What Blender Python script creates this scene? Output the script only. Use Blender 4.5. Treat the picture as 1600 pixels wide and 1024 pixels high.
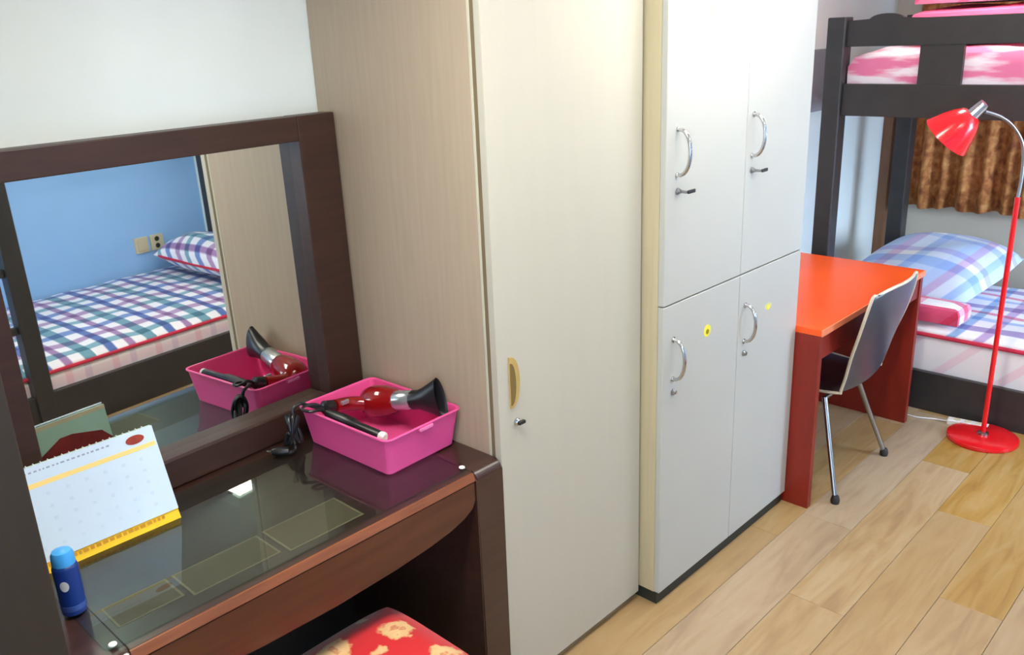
import bpy, bmesh, math, random
from mathutils import Vector, Matrix
random.seed(7)
PI = math.pi
C = bpy.context.scene.collection
for o in list(bpy.data.objects):
    bpy.data.objects.remove(o)
scene = bpy.context.scene

# ---------------------------------------------------------------- camera, world, exposure
H = 1.8
YAW, PITCH, ROLL, FPX = math.radians(44.2215), math.radians(18.6768), math.radians(-2.4128), 1353.483
Fv = Vector((math.cos(YAW) * math.cos(PITCH), math.sin(YAW) * math.cos(PITCH), -math.sin(PITCH)))
Rv = Fv.cross(Vector((0, 0, 1))).normalized()
Uv = Rv.cross(Fv)
R2 = Rv * math.cos(ROLL) + Uv * math.sin(ROLL)
U2 = -Rv * math.sin(ROLL) + Uv * math.cos(ROLL)
cam = bpy.data.cameras.new('camera')
cam.sensor_width = 36
cam.lens = FPX / 1600 * 36
cam.clip_start = 0.02
camo = bpy.data.objects.new('camera', cam)
C.objects.link(camo)
camo.matrix_world = Matrix(((R2.x, U2.x, -Fv.x, 0), (R2.y, U2.y, -Fv.y, 0), (R2.z, U2.z, -Fv.z, H), (0, 0, 0, 1)))
scene.camera = camo

world = bpy.data.worlds.new('sky')
scene.world = world
world.use_nodes = True
bg = world.node_tree.nodes['Background']
bg.inputs[0].default_value = (0.50, 0.68, 1.0, 1)
bg.inputs[1].default_value = 2.0

scene.view_settings.view_transform = 'Standard'
scene.view_settings.look = 'None'
scene.view_settings.exposure = 0.25
scene.view_settings.gamma = 1
scene.view_settings.use_curve_mapping = False
scene.cycles.use_denoising = True
scene.cycles.max_bounces = 10

LAMP_E = 30.0
def daylight(name, loc, rot, sx, sy, power, col):
    l = bpy.data.lights.new(name, 'AREA')
    l.shape = 'RECTANGLE'; l.size = sx; l.size_y = sy; l.energy = power; l.color = col
    o = bpy.data.objects.new(name, l); C.objects.link(o)
    o.location = loc; o.rotation_euler = rot
    return o
# daylight outside the two windows (right wall by the far bunk, front wall behind the photographer)
daylight('daylight', (4.30, -1.95, 1.45), (PI / 2, 0, 0), 1.2, 1.1, 150, (0.66, 0.81, 1.0))
daylight('daylight', (-1.22, -0.75, 1.45), (0, -PI / 2, 0), 1.1, 1.2, 48, (0.80, 0.90, 1.0))

# ---------------------------------------------------------------- materials
def lin(c):
    return tuple(((v / 255) / 12.92 if v / 255 <= 0.04045 else ((v / 255 + 0.055) / 1.055) ** 2.4) for v in c)
def base_mat(name):
    m = bpy.data.materials.new(name); m.use_nodes = True
    nt = m.node_tree
    return m, nt, nt.nodes['Principled BSDF']
def mat(name, rgb, rough=0.5, var=0.06, scale=6.0, stretch=(1, 1, 1), metal=0.0, bump=0.0, spec=0.5, coat=0.0):
    m, nt, b = base_mat(name)
    tc = nt.nodes.new('ShaderNodeTexCoord'); mp = nt.nodes.new('ShaderNodeMapping')
    mp.inputs['Scale'].default_value = stretch
    nz = nt.nodes.new('ShaderNodeTexNoise'); nz.inputs['Scale'].default_value = scale; nz.inputs['Detail'].default_value = 5
    cr = nt.nodes.new('ShaderNodeValToRGB')
    l = lin(rgb)
    cr.color_ramp.elements[0].position = 0.3; cr.color_ramp.elements[1].position = 0.7
    cr.color_ramp.elements[0].color = tuple(v * (1 - var) for v in l) + (1,)
    cr.color_ramp.elements[1].color = tuple(min(1, v * (1 + var)) for v in l) + (1,)
    nt.links.new(tc.outputs['Object'], mp.inputs[0]); nt.links.new(mp.outputs[0], nz.inputs['Vector'])
    nt.links.new(nz.outputs['Fac'], cr.inputs[0]); nt.links.new(cr.outputs[0], b.inputs['Base Color'])
    b.inputs['Roughness'].default_value = rough; b.inputs['Metallic'].default_value = metal
    b.inputs['Specular IOR Level'].default_value = spec
    b.inputs['Coat Weight'].default_value = coat
    if bump:
        bp = nt.nodes.new('ShaderNodeBump'); bp.inputs['Strength'].default_value = bump; bp.inputs['Distance'].default_value = 0.004
        nt.links.new(nz.outputs['Fac'], bp.inputs['Height']); nt.links.new(bp.outputs[0], b.inputs['Normal'])
    return m
def emit(name, rgb, e):
    m, nt, b = base_mat(name)
    b.inputs['Base Color'].default_value = lin(rgb) + (1,)
    b.inputs['Emission Color'].default_value = lin(rgb) + (1,)
    b.inputs['Emission Strength'].default_value = e
    return m
def math_node(nt, op, a, b=None):
    n = nt.nodes.new('ShaderNodeMath'); n.operation = op
    for i, v in enumerate((a, b)):
        if v is None: continue
        if isinstance(v, (int, float)): n.inputs[i].default_value = v
        else: nt.links.new(v, n.inputs[i])
    return n.outputs[0]
def plaid(name, period, colsA, colsB, rough=0.85, axes=(0, 1), gain=1.0):
    """two sets of woven bands crossing each other, multiplied"""
    m, nt, b = base_mat(name)
    tc = nt.nodes.new('ShaderNodeTexCoord'); sp = nt.nodes.new('ShaderNodeSeparateXYZ')
    nt.links.new(tc.outputs['Object'], sp.inputs[0])
    res = []
    for ax, cols in zip(axes, (colsA, colsB)):
        src = sp.outputs[ax]
        if ax == 1:                      # the cloth turns over the edge: carry on with height
            src = math_node(nt, 'ADD', src, sp.outputs[2])
        f = math_node(nt, 'FRACT', math_node(nt, 'ADD', math_node(nt, 'DIVIDE', src, period), 50.0))
        cr = nt.nodes.new('ShaderNodeValToRGB'); cr.color_ramp.interpolation = 'LINEAR'
        els = cr.color_ramp.elements
        pts = []
        for (p0, p1, c) in cols:
            pts += [(p0 + 0.012, c), (p1 - 0.012, c)]
        while len(els) < len(pts): els.new(0.5)
        for e, (p, c) in zip(els, pts):
            e.position = p; e.color = lin(c) + (1,)
        nt.links.new(f, cr.inputs[0]); res.append(cr.outputs[0])
    mx = nt.nodes.new('ShaderNodeMix'); mx.data_type = 'RGBA'; mx.blend_type = 'MULTIPLY'; mx.inputs[0].default_value = 1
    nt.links.new(res[0], mx.inputs[6]); nt.links.new(res[1], mx.inputs[7])
    nt.links.new(mx.outputs[2], b.inputs['Base Color'])
    b.inputs['Roughness'].default_value = rough
    b.inputs['Sheen Weight'].default_value = 0.2
    nz = nt.nodes.new('ShaderNodeTexNoise'); nz.inputs['Scale'].default_value = 9
    bp = nt.nodes.new('ShaderNodeBump'); bp.inputs['Strength'].default_value = 0.5; bp.inputs['Distance'].default_value = 0.01
    nt.links.new(tc.outputs['Object'], nz.inputs['Vector']); nt.links.new(nz.outputs['Fac'], bp.inputs['Height']); nt.links.new(bp.outputs[0], b.inputs['Normal'])
    return m
def glass_mat(name, tint, ior=1.45):
    m = bpy.data.materials.new(name); m.use_nodes = True; nt = m.node_tree
    nt.nodes.clear()
    out = nt.nodes.new('ShaderNodeOutputMaterial'); mix = nt.nodes.new('ShaderNodeMixShader')
    tr = nt.nodes.new('ShaderNodeBsdfTransparent'); gl = nt.nodes.new('ShaderNodeBsdfGlossy'); fr = nt.nodes.new('ShaderNodeFresnel')
    tr.inputs[0].default_value = tint + (1,); gl.inputs['Roughness'].default_value = 0.02; fr.inputs[0].default_value = ior
    ge = nt.nodes.new('ShaderNodeNewGeometry')
    nt.links.new(math_node(nt, 'MULTIPLY', fr.outputs[0], math_node(nt, 'SUBTRACT', 1.0, ge.outputs['Backfacing'])), mix.inputs[0]); nt.links.new(tr.outputs[0], mix.inputs[1]); nt.links.new(gl.outputs[0], mix.inputs[2])
    nt.links.new(mix.outputs[0], out.inputs[0])
    return m
def wood_plank():
    m, nt, b = base_mat('oak_laminate')
    tc = nt.nodes.new('ShaderNodeTexCoord'); oi = nt.nodes.new('ShaderNodeObjectInfo')
    mp = nt.nodes.new('ShaderNodeMapping'); mp.inputs['Scale'].default_value = (1.3, 9, 1)
    cm = nt.nodes.new('ShaderNodeCombineXYZ')
    nt.links.new(math_node(nt, 'MULTIPLY', oi.outputs['Random'], 37.0), cm.inputs[0]); nt.links.new(math_node(nt, 'MULTIPLY', oi.outputs['Random'], 91.0), cm.inputs[1])
    nt.links.new(cm.outputs[0], mp.inputs['Location']); nt.links.new(tc.outputs['Object'], mp.inputs[0])
    nz = nt.nodes.new('ShaderNodeTexNoise'); nz.inputs['Scale'].default_value = 2.2; nz.inputs['Detail'].default_value = 7; nz.inputs['Distortion'].default_value = 1.2
    nt.links.new(mp.outputs[0], nz.inputs['Vector'])
    cr = nt.nodes.new('ShaderNodeValToRGB')
    e = cr.color_ramp.elements
    e[0].position = 0.30; e[0].color = lin((184, 140, 80)) + (1,)
    e[1].position = 0.68; e[1].color = lin((214, 180, 126)) + (1,)
    e.new(0.48).color = lin((204, 164, 100)) + (1,)
    nt.links.new(nz.outputs['Fac'], cr.inputs[0])
    hv = nt.nodes.new('ShaderNodeHueSaturation')
    nt.links.new(math_node(nt, 'ADD', math_node(nt, 'MULTIPLY', oi.outputs['Random'], 0.08), 0.66), hv.inputs['Value'])
    nt.links.new(math_node(nt, 'SUBTRACT', 1.15, math_node(nt, 'MULTIPLY', oi.outputs['Random'], 0.4)), hv.inputs['Saturation'])
    pk = nt.nodes.new('ShaderNodeMix'); pk.data_type = 'RGBA'; pk.blend_type = 'MIX'
    nt.links.new(math_node(nt, 'MULTIPLY', math_node(nt, 'FRACT', math_node(nt, 'MULTIPLY', oi.outputs['Random'], 7.31)), 0.55), pk.inputs[0])
    nt.links.new(cr.outputs[0], pk.inputs[6]); pk.inputs[7].default_value = lin((200, 180, 158)) + (1,)
    nt.links.new(pk.outputs[2], hv.inputs['Color']); nt.links.new(hv.outputs[0], b.inputs['Base Color'])
    b.inputs['Roughness'].default_value = 0.33
    return m
def stool_fabric():
    m, nt, b = base_mat('red_damask')
    tc = nt.nodes.new('ShaderNodeTexCoord')
    nz = nt.nodes.new('ShaderNodeTexNoise'); nz.inputs['Scale'].default_value = 42; nz.inputs['Detail'].default_value = 3
    nt.links.new(tc.outputs['Object'], nz.inputs['Vector'])
    dist = None
    for (px, py, k) in ((-0.02, 0.12, 1.0), (0.125, 0.07, 1.0), (0.10, 0.185, 0.5), (0.045, 0.035, 0.5), (-0.125, 0.05, 1.0), (-0.15, 0.17, 0.8), (0.02, -0.06, 1.0), (0.15, -0.08, 1.0), (-0.10, -0.10, 1.0), (0.06, -0.17, 1.0)):
        vm = nt.nodes.new('ShaderNodeVectorMath'); vm.operation = 'DISTANCE'; vm.inputs[1].default_value = (px, py, 0.47)
        nt.links.new(tc.outputs['Object'], vm.inputs[0])
        q = math_node(nt, 'DIVIDE', vm.outputs['Value'], k)
        dist = q if dist is None else math_node(nt, 'MINIMUM', dist, q)
    d = math_node(nt, 'ADD', math_node(nt, 'MULTIPLY', dist, 5.6), math_node(nt, 'MULTIPLY', math_node(nt, 'SUBTRACT', nz.outputs['Fac'], 0.5), 0.36))
    cr = nt.nodes.new('ShaderNodeValToRGB'); cr.color_ramp.interpolation = 'LINEAR'
    e = cr.color_ramp.elements
    e[0].position = 0.0; e[0].color = lin((222, 186, 128)) + (1,)
    e[1].position = 0.25; e[1].color = lin((206, 20, 26)) + (1,)
    e.new(0.06).color = lin((206, 120, 80)) + (1,)
    e.new(0.09).color = lin((226, 190, 132)) + (1,)
    e.new(0.20).color = lin((222, 176, 118)) + (1,)
    nt.links.new(d, cr.inputs[0]); nt.links.new(cr.outputs[0], b.inputs['Base Color'])
    b.inputs['Roughness'].default_value = 0.5; b.inputs['Sheen Weight'].default_value = 0.3
    return m
def curtain_mat():
    m, nt, b = base_mat('brown_print_curtain')
    tc = nt.nodes.new('ShaderNodeTexCoord')
    nz = nt.nodes.new('ShaderNodeTexNoise'); nz.inputs['Scale'].default_value = 22; nz.inputs['Detail'].default_value = 4; nz.inputs['Distortion'].default_value = 0.4
    nt.links.new(tc.outputs['Object'], nz.inputs['Vector'])
    cr = nt.nodes.new('ShaderNodeValToRGB'); e = cr.color_ramp.elements
    e[0].position = 0.30; e[0].color = lin((134, 74, 38)) + (1,)
    e[1].position = 0.72; e[1].color = lin((222, 164, 98)) + (1,)
    e.new(0.5).color = lin((190, 118, 62)) + (1,)
    nt.links.new(nz.outputs['Fac'], cr.inputs[0]); nt.links.new(cr.outputs[0], b.inputs['Base Color'])
    b.inputs['Roughness'].default_value = 0.8
    return m

M = {}
M['wall'] = mat('white_wallpaper', (232, 239, 235), 0.75, 0.025, 3)
M['wall_grey'] = mat('warm_grey_wallpaper', (212, 204, 188), 0.75, 0.025, 3)
M['wall_blue_cast'] = mat('blue_cast_wallpaper', (156, 202, 252), 0.75, 0.025, 3)  # the bluish cast of the light is put into this wall's colour
M['ceiling'] = mat('white_ceiling', (235, 235, 232), 0.8, 0.02, 3)
M['trim'] = mat('brown_trim', (122, 84, 56), 0.5, 0.15, 8, (6, 6, 1))
M['subfloor'] = mat('floor_joint', (140, 110, 80), 0.7)
M['plank'] = wood_plank()
M['dark_wood'] = mat('dark_walnut', (62, 40, 34), 0.28, 0.22, 5, (1, 8, 8), coat=0.25)
M['frame_wood'] = mat('mirror_frame_walnut', (58, 36, 28), 0.45, 0.2, 5, (1, 9, 9), coat=0.0)
M['apron_wood'] = mat('reddish_walnut', (82, 44, 28), 0.36, 0.25, 4, (1, 9, 9), coat=0.2)
M['edge_wood'] = mat('pale_walnut_edge', (136, 80, 50), 0.3, 0.25, 6, (1, 9, 9), coat=0.2)  # front edge strip in a paler, more orange walnut
M['inner_wood'] = mat('vanity_back_board', (38, 34, 31), 0.6, 0.1)
M['cab_brown'] = mat('dark_brown_laminate', (50, 42, 33), 0.5, 0.08, 4, (8, 8, 1))
M['ward_side'] = mat('beige_grain_laminate', (177, 160, 138), 0.5, 0.045, 7, (9, 9, 0.6))
M['ward_door'] = mat('ivory_laminate', (190, 186, 170), 0.42, 0.012, 5, (6, 6, 0.7))
M['ward_edge'] = mat('ivory_edge_band', (196, 194, 174), 0.5, 0.02)
M['gap'] = mat('gap_shade', (120, 104, 78), 0.8)
M['locker_side'] = mat('tan_laminate', (196, 184, 150), 0.5, 0.05, 7, (8, 8, 0.6))
M['locker_door'] = mat('white_locker_laminate', (188, 189, 182), 0.42, 0.015, 5)
M['kick'] = mat('black_plinth', (38, 44, 40), 0.5, 0.1)
M['chrome'] = mat('chrome', (200, 200, 200), 0.16, 0.03, 20, metal=1.0)
M['steel'] = mat('brushed_steel', (165, 165, 165), 0.28, 0.06, 20, metal=1.0)
M['brass_tan'] = mat('tan_plastic_grip', (190, 162, 96), 0.4, 0.1, 10)
M['grip_dark'] = mat('tan_grip_recess', (120, 100, 56), 0.5, 0.1, 10)
M['yellow'] = mat('yellow_sticker', (240, 226, 60), 0.6, 0.04)
M['ink'] = mat('olive_ink', (150, 130, 20), 0.6)
M['pale_yellow'] = mat('faded_yellow_sticker', (214, 210, 150), 0.6)
M['orange_top'] = mat('orange_red_laminate', (252, 92, 30), 0.32, 0.05, 5)
M['orange_edge'] = mat('worn_orange_edge', (246, 138, 96), 0.35, 0.08, 9)
M['red_panel'] = mat('brick_red_laminate', (132, 34, 20), 0.4, 0.12, 4, (6, 6, 1))
M['bed'] = mat('black_brown_bed_paint', (50, 48, 48), 0.42, 0.12, 5, (3, 3, 3))
M['shell'] = mat('charcoal_plastic_shell', (62, 62, 72), 0.3, 0.06, 10)
M['shell_edge'] = mat('pale_shell_edge', (200, 190, 168), 0.35, 0.05)
M['black'] = mat('black_plastic', (28, 28, 30), 0.35, 0.1)
M['rubber'] = mat('black_rubber_foot', (34, 30, 28), 0.6, 0.1)
M['pink'] = mat('hot_pink_plastic', (255, 96, 166), 0.35, 0.03, 8)
nt_ = M['pink'].node_tree                             # thin plastic: lets light through
tl = nt_.nodes.new('ShaderNodeBsdfTranslucent'); tl.inputs[0].default_value = lin((255, 96, 166)) + (1,)
mx_ = nt_.nodes.new('ShaderNodeMixShader'); mx_.inputs[0].default_value = 0.12
nt_.links.new(nt_.nodes['Principled BSDF'].outputs[0], mx_.inputs[1]); nt_.links.new(tl.outputs[0], mx_.inputs[2])
nt_.links.new(mx_.outputs[0], nt_.nodes['Material Output'].inputs[0])
M['dryer_red'] = mat('dark_red_gloss', (140, 16, 18), 0.14, 0.1, 8, coat=0.5)
M['silver'] = mat('silver_plastic', (190, 196, 198), 0.25, 0.05, metal=0.7)
M['lamp_red'] = mat('red_lamp_enamel', (226, 16, 26), 0.25, 0.03, coat=0.4)
M['white_plastic'] = mat('white_plastic', (232, 230, 226), 0.4, 0.02)
M['paper'] = mat('white_paper', (204, 222, 238), 0.7, 0.02, 12)
M['paper_green'] = mat('pale_green_paper', (178, 214, 200), 0.7, 0.05, 12)
M['paper_cream'] = mat('cream_band', (214, 202, 170), 0.7, 0.03)
M['yellow_card'] = mat('yellow_card', (244, 196, 24), 0.5, 0.05)
M['pale_orange'] = mat('pale_orange_print', (246, 214, 130), 0.7, 0.05)
M['red_print'] = mat('dark_red_print', (140, 34, 34), 0.6, 0.2, 30)
M['grey_print'] = mat('grey_print', (150, 160, 182), 0.7)
M['faint_print'] = mat('faint_grey_print', (196, 214, 232), 0.7)
M['brown_print'] = mat('brown_print', (196, 138, 22), 0.7)
M['emblem'] = mat('dark_red_emblem', (150, 48, 26), 0.6, 0.2, 60)
M['bottle'] = mat('navy_blue_plastic', (22, 54, 128), 0.3, 0.08)
M['cap'] = mat('sky_blue_cap', (70, 168, 240), 0.3, 0.05)
M['sheet'] = mat('brown_card', (92, 72, 52), 0.6, 0.1)
M['sheet_edge'] = mat('tan_card_edge', (128, 106, 82), 0.6, 0.05)
M['grey_panel'] = mat('grey_wall_panel', (140, 140, 148), 0.6, 0.05)
M['damask'] = stool_fabric()
M['curtain'] = curtain_mat()
W_, RED, BLU, TEAL, VIO, PNK, LBL = (250, 248, 250), (214, 70, 96), (84, 112, 178), (112, 160, 176), (166, 130, 176), (250, 190, 206), (176, 200, 238)
M['plaid_blue'] = plaid('blue_plaid_cotton', 0.36,
    [(0, .20, W_), (.20, .34, BLU), (.34, .52, W_), (.52, .64, VIO), (.64, .82, W_), (.82, 1, TEAL)],
    [(0, .20, W_), (.20, .36, (120, 150, 205)), (.36, .55, W_), (.55, .70, (182, 150, 190)), (.70, .86, W_), (.86, 1, (130, 176, 190))])
M['plaid_pink'] = plaid('pink_blue_plaid_cotton', 0.34,
    [(0, .22, W_), (.22, .34, LBL), (.34, .5, W_), (.5, .62, (236, 130, 160)), (.62, .82, W_), (.82, 1, (170, 150, 200))],
    [(0, .25, W_), (.25, .38, (200, 170, 214)), (.38, .6, W_), (.6, .72, (150, 186, 226)), (.72, 1, W_)])
M['plaid_pillow'] = plaid('light_blue_plaid_cotton', 0.36,
    [(0, .25, (222, 232, 252)), (.25, .45, (184, 206, 244)), (.45, .6, W_), (.6, .75, (206, 200, 238)), (.75, 1, (222, 236, 252))],
    [(0, .3, (226, 236, 252)), (.3, .45, (190, 212, 246)), (.45, .65, W_), (.65, .8, (226, 196, 224)), (.8, 1, (214, 228, 250))])
M['plaid_rose'] = plaid('rose_plaid_cotton', 0.22,
    [(0, .3, W_), (.3, .55, (240, 120, 156)), (.55, .75, (252, 206, 220)), (.75, 1, (226, 80, 120))],
    [(0, .4, W_), (.4, .6, (246, 176, 200)), (.6, 1, W_)])
M['piping'] = mat('crimson_piping', (206, 40, 72), 0.7, 0.08)
M['quilt_pink'] = mat('pink_quilt', (236, 96, 138), 0.85, 0.2, 5, (4, 1, 8), bump=0.5)
M['mattress_side'] = plaid('pale_plaid_side', 0.26,
    [(0, .3, W_), (.3, .45, (248, 222, 230)), (.45, .7, W_), (.7, .85, (232, 226, 240)), (.85, 1, W_)],
    [(0, .5, W_), (.5, .7, (250, 228, 236)), (.7, 1, W_)])
M['upper_bedding'] = mat('pink_white_bedding', (250, 200, 220), 0.85, 0.28, 2.2, (0.8, 1.6, 9), bump=0.3)
for n_ in M['upper_bedding'].node_tree.nodes:
    if n_.type == 'VALTORGB':
        n_.color_ramp.elements[0].position = 0.42; n_.color_ramp.elements[1].position = 0.56
        n_.color_ramp.elements[0].color = lin((240, 130, 170)) + (1,); n_.color_ramp.elements[1].color = lin((255, 240, 246)) + (1,)
M['diffuser'] = emit('lamp_diffuser', (255, 250, 240), LAMP_E)
M['window_glass'] = glass_mat('window_glass', (0.96, 0.98, 1.0))
M['desk_glass'] = glass_mat('desk_glass', (0.84, 0.93, 0.91), 1.7)
mm, nt_, b_ = base_mat('mirror_silvering')
b_.inputs['Metallic'].default_value = 1; b_.inputs['Roughness'].default_value = 0.012
nzm = nt_.nodes.new('ShaderNodeTexNoise'); nzm.inputs['Scale'].default_value = 2
crm = nt_.nodes.new('ShaderNodeValToRGB'); crm.color_ramp.elements[0].color = (0.78, 0.79, 0.74, 1); crm.color_ramp.elements[1].color = (0.80, 0.82, 0.77, 1)
nt_.links.new(nzm.outputs['Fac'], crm.inputs[0]); nt_.links.new(crm.outputs[0], b_.inputs['Base Color'])
M['mirror'] = mm

# ---------------------------------------------------------------- mesh helpers
def obj(name, bm, m, parent=None, smooth=False, loc=None, subsurf=0):
    me = bpy.data.meshes.new(name)
    bmesh.ops.recalc_face_normals(bm, faces=bm.faces)
    bm.to_mesh(me); bm.free()
    if smooth:
        for p in me.polygons: p.use_smooth = True
    o = bpy.data.objects.new(name, me)
    for x in (m if isinstance(m, (list, tuple)) else [m]): me.materials.append(M[x] if isinstance(x, str) else x)
    C.objects.link(o)
    if parent is not None: o.parent = parent
    if loc is not None: o.location = loc
    if smooth and not subsurf:
        md = o.modifiers.new('edge_split', 'EDGE_SPLIT'); md.split_angle = math.radians(42)
    if subsurf:
        md = o.modifiers.new('subsurf', 'SUBSURF'); md.levels = subsurf; md.render_levels = subsurf
    return o
def thing(name, label, cat, loc=(0, 0, 0), rot=(0, 0, 0), group=None):
    o = bpy.data.objects.new(name, None); C.objects.link(o)
    o.location = loc; o.rotation_euler = rot
    o.empty_display_size = 0.05
    return tag(o, label, cat, group)
def tag(o, label, cat, group=None):
    o['label'] = label; o['category'] = cat
    if group: o['group'] = group
    return o
def struct(o):
    o['kind'] = 'structure'; return o
def box(bm, x0, x1, y0, y1, z0, z1, bev=0.0, seg=2):
    vs = [bm.verts.new((x, y, z)) for x in (x0, x1) for y in (y0, y1) for z in (z0, z1)]
    fs = [bm.faces.new([vs[i] for i in f]) for f in ((0, 1, 3, 2), (4, 6, 7, 5), (0, 4, 5, 1), (2, 3, 7, 6), (0, 2, 6, 4), (1, 5, 7, 3))]
    if bev:
        es = list({e for f in fs for e in f.edges})
        bmesh.ops.bevel(bm, geom=es, offset=bev, segments=seg, affect='EDGES', profile=0.5)
    return bm
def B(*a, **k):
    return box(bmesh.new(), *a, **k)
def frames(pts):
    n = len(pts); out = []
    t0 = (pts[1] - pts[0]).normalized()
    up = Vector((0, 0, 1)) if abs(t0.z) < 0.9 else Vector((1, 0, 0))
    a = t0.cross(up).normalized()
    for i in range(n):
        t = (pts[min(i + 1, n - 1)] - pts[max(i - 1, 0)]).normalized()
        a = (a - t * a.dot(t)).normalized()
        out.append((a, t.cross(a)))
    return out
def tube(bm, pts, r, seg=12, cap=True):
    pts = [Vector(p) for p in pts]
    rs = r if isinstance(r, (list, tuple)) else [r] * len(pts)
    rings = []
    for p, (a, b), rr in zip(pts, frames(pts), rs):
        rings.append([bm.verts.new(p + a * (math.cos(2 * PI * k / seg) * rr) + b * (math.sin(2 * PI * k / seg) * rr)) for k in range(seg)])
    for i in range(len(rings) - 1):
        for k in range(seg):
            bm.faces.new((rings[i][k], rings[i][(k + 1) % seg], rings[i + 1][(k + 1) % seg], rings[i + 1][k]))
    if cap:
        bm.faces.new(rings[0]); bm.faces.new(rings[-1][::-1])
    return bm
def lathe(bm, p, axis, prof, seg=24):
    """prof: (distance along axis, radius)"""
    axis = Vector(axis).normalized(); p = Vector(p)
    return tube(bm, [p + axis * d for d, _ in prof], [max(r, 1e-4) for _, r in prof], seg)
def spline(pts, n=8):
    pts = [Vector(p) for p in pts]; out = []
    for i in range(len(pts) - 1):
        p0 = pts[max(i - 1, 0)]; p1 = pts[i]; p2 = pts[i + 1]; p3 = pts[min(i + 2, len(pts) - 1)]
        for k in range(n):
            t = k / n
            out.append(0.5 * ((2 * p1) + (p2 - p0) * t + (2 * p0 - 5 * p1 + 4 * p2 - p3) * t * t + (3 * p1 - p0 - 3 * p2 + p3) * t ** 3))
    out.append(pts[-1]); return out
def prism(bm, poly, axis, a0, a1, bev=0.0):
    """poly in the two other axes, swept along axis (0,1,2)"""
    def pt(u, v, w):
        return ((w, u, v), (u, w, v), (u, v, w))[axis]
    r0 = [bm.verts.new(pt(u, v, a0)) for u, v in poly]; r1 = [bm.verts.new(pt(u, v, a1)) for u, v in poly]
    n = len(poly)
    for i in range(n): bm.faces.new((r0[i], r0[(i + 1) % n], r1[(i + 1) % n], r1[i]))
    f0 = bm.faces.new(r0[::-1]); f1 = bm.faces.new(r1)
    if bev: bmesh.ops.bevel(bm, geom=list(f0.edges) + list(f1.edges), offset=bev, segments=2, affect='EDGES')
    return bm
def pillow_mesh(sx, sy, h, n=22, pw=3.2, flat=0.35, wob=0.012):
    bm = bmesh.new(); g = {}
    for s in (1, -1):
        for i in range(n + 1):
            for j in range(n + 1):
                u = -1 + 2 * i / n; v = -1 + 2 * j / n
                if s == -1 and (i in (0, n) or j in (0, n)):
                    g[(s, i, j)] = g[(1, i, j)]; continue
                e = (1 - abs(u) ** pw) ** 0.6 * (1 - abs(v) ** pw) ** 0.6
                k = 1 - 0.05 * (abs(u) * abs(v)) + 0.03 * (1 - abs(v) ** 2) * 0
                pin = 1 - 0.06 * (1 - abs(u) ** 2) * (1 if abs(v) > 0.5 else 0) * 0
                z = s * h * e * (1 if s > 0 else flat) + wob * math.sin(5 * u + 2 * v) * math.sin(4 * v) * e
                g[(s, i, j)] = bm.verts.new((u * sx * k * pin, v * sy * k, z))
        for i in range(n):
            for j in range(n):
                q = [g[(s, i, j)], g[(s, i + 1, j)], g[(s, i + 1, j + 1)], g[(s, i, j + 1)]]
                try: bm.faces.new(q if s > 0 else q[::-1])
                except ValueError: pass
    return bm
def soft_block(x0, x1, y0, y1, z0, z1, crown=0.02, r=0.04, n=24, wob=0.006, tilt_y=0.0, puff=0.0):
    """mattress or folded bedding: rounded edges, slightly crowned and rumpled top; tilt_y lifts the low-y side"""
    bm = bmesh.new()
    prof = [(0, 0), (0, 0.5), (0, 1 - min(0.45, r / (z1 - z0))), (r * 0.3, 1 - r * 0.3 / (z1 - z0)), (r, 1.0)]
    def ring(d, t):
        vs = []
        per = []
        m = n
        for i in range(m): per.append((i / m, 0))
        for i in range(m): per.append((1, i / m))
        for i in range(m): per.append((1 - i / m, 1))
        for i in range(m): per.append((0, 1 - i / m))
        for (u, v) in per:
            x = x0 + d + (x1 - x0 - 2 * d) * u; y = y0 + d + (y1 - y0 - 2 * d) * v
            cx = (x - x0) / (x1 - x0); cy = (y - y0) / (y1 - y0)
            k = puff * math.sin(PI * t) * (1 if True else 0)
            x += k * (cx - 0.5) * 2; y += k * (cy - 0.5) * 2
            zz = z0 + (z1 - z0) * t + tilt_y * (1 - cy) * t + wob * t * math.sin(17 * x + 5 * y) * 0.5
            vs.append(bm.verts.new((x, y, zz)))
        return vs
    rings = [ring(d, t) for d, t in prof]
    N = len(rings[0])
    for a, b in zip(rings, rings[1:]):
        for i in range(N): bm.faces.new((a[i], a[(i + 1) % N], b[(i + 1) % N], b[i]))
    bm.faces.new(rings[0][::-1])
    # top grid
    g = {}
    for i in range(n + 1):
        for j in range(n + 1):
            u, v = i / n, j / n
            if j == 0 and i < n: g[(i, j)] = rings[-1][i]
            elif i == n and j < n: g[(i, j)] = rings[-1][n + j]
            elif j == n and i > 0: g[(i, j)] = rings[-1][2 * n + (n - i)]
            elif i == 0 and j > 0: g[(i, j)] = rings[-1][3 * n + (n - j)]
            else:
                x = x0 + r + (x1 - x0 - 2 * r) * u; y = y0 + r + (y1 - y0 - 2 * r) * v
                cy = (y - y0) / (y1 - y0)
                z = z1 + crown * (16 * u * (1 - u) * v * (1 - v)) ** 0.35 + tilt_y * (1 - cy) + wob * math.sin(17 * x + 5 * y) * math.sin(11 * y - 3 * x)
                g[(i, j)] = bm.verts.new((x, y, z))
    for i in range(n):
        for j in range(n):
            bm.faces.new((g[(i, j)], g[(i + 1, j)], g[(i + 1, j + 1)], g[(i, j + 1)]))
    return bm

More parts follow.
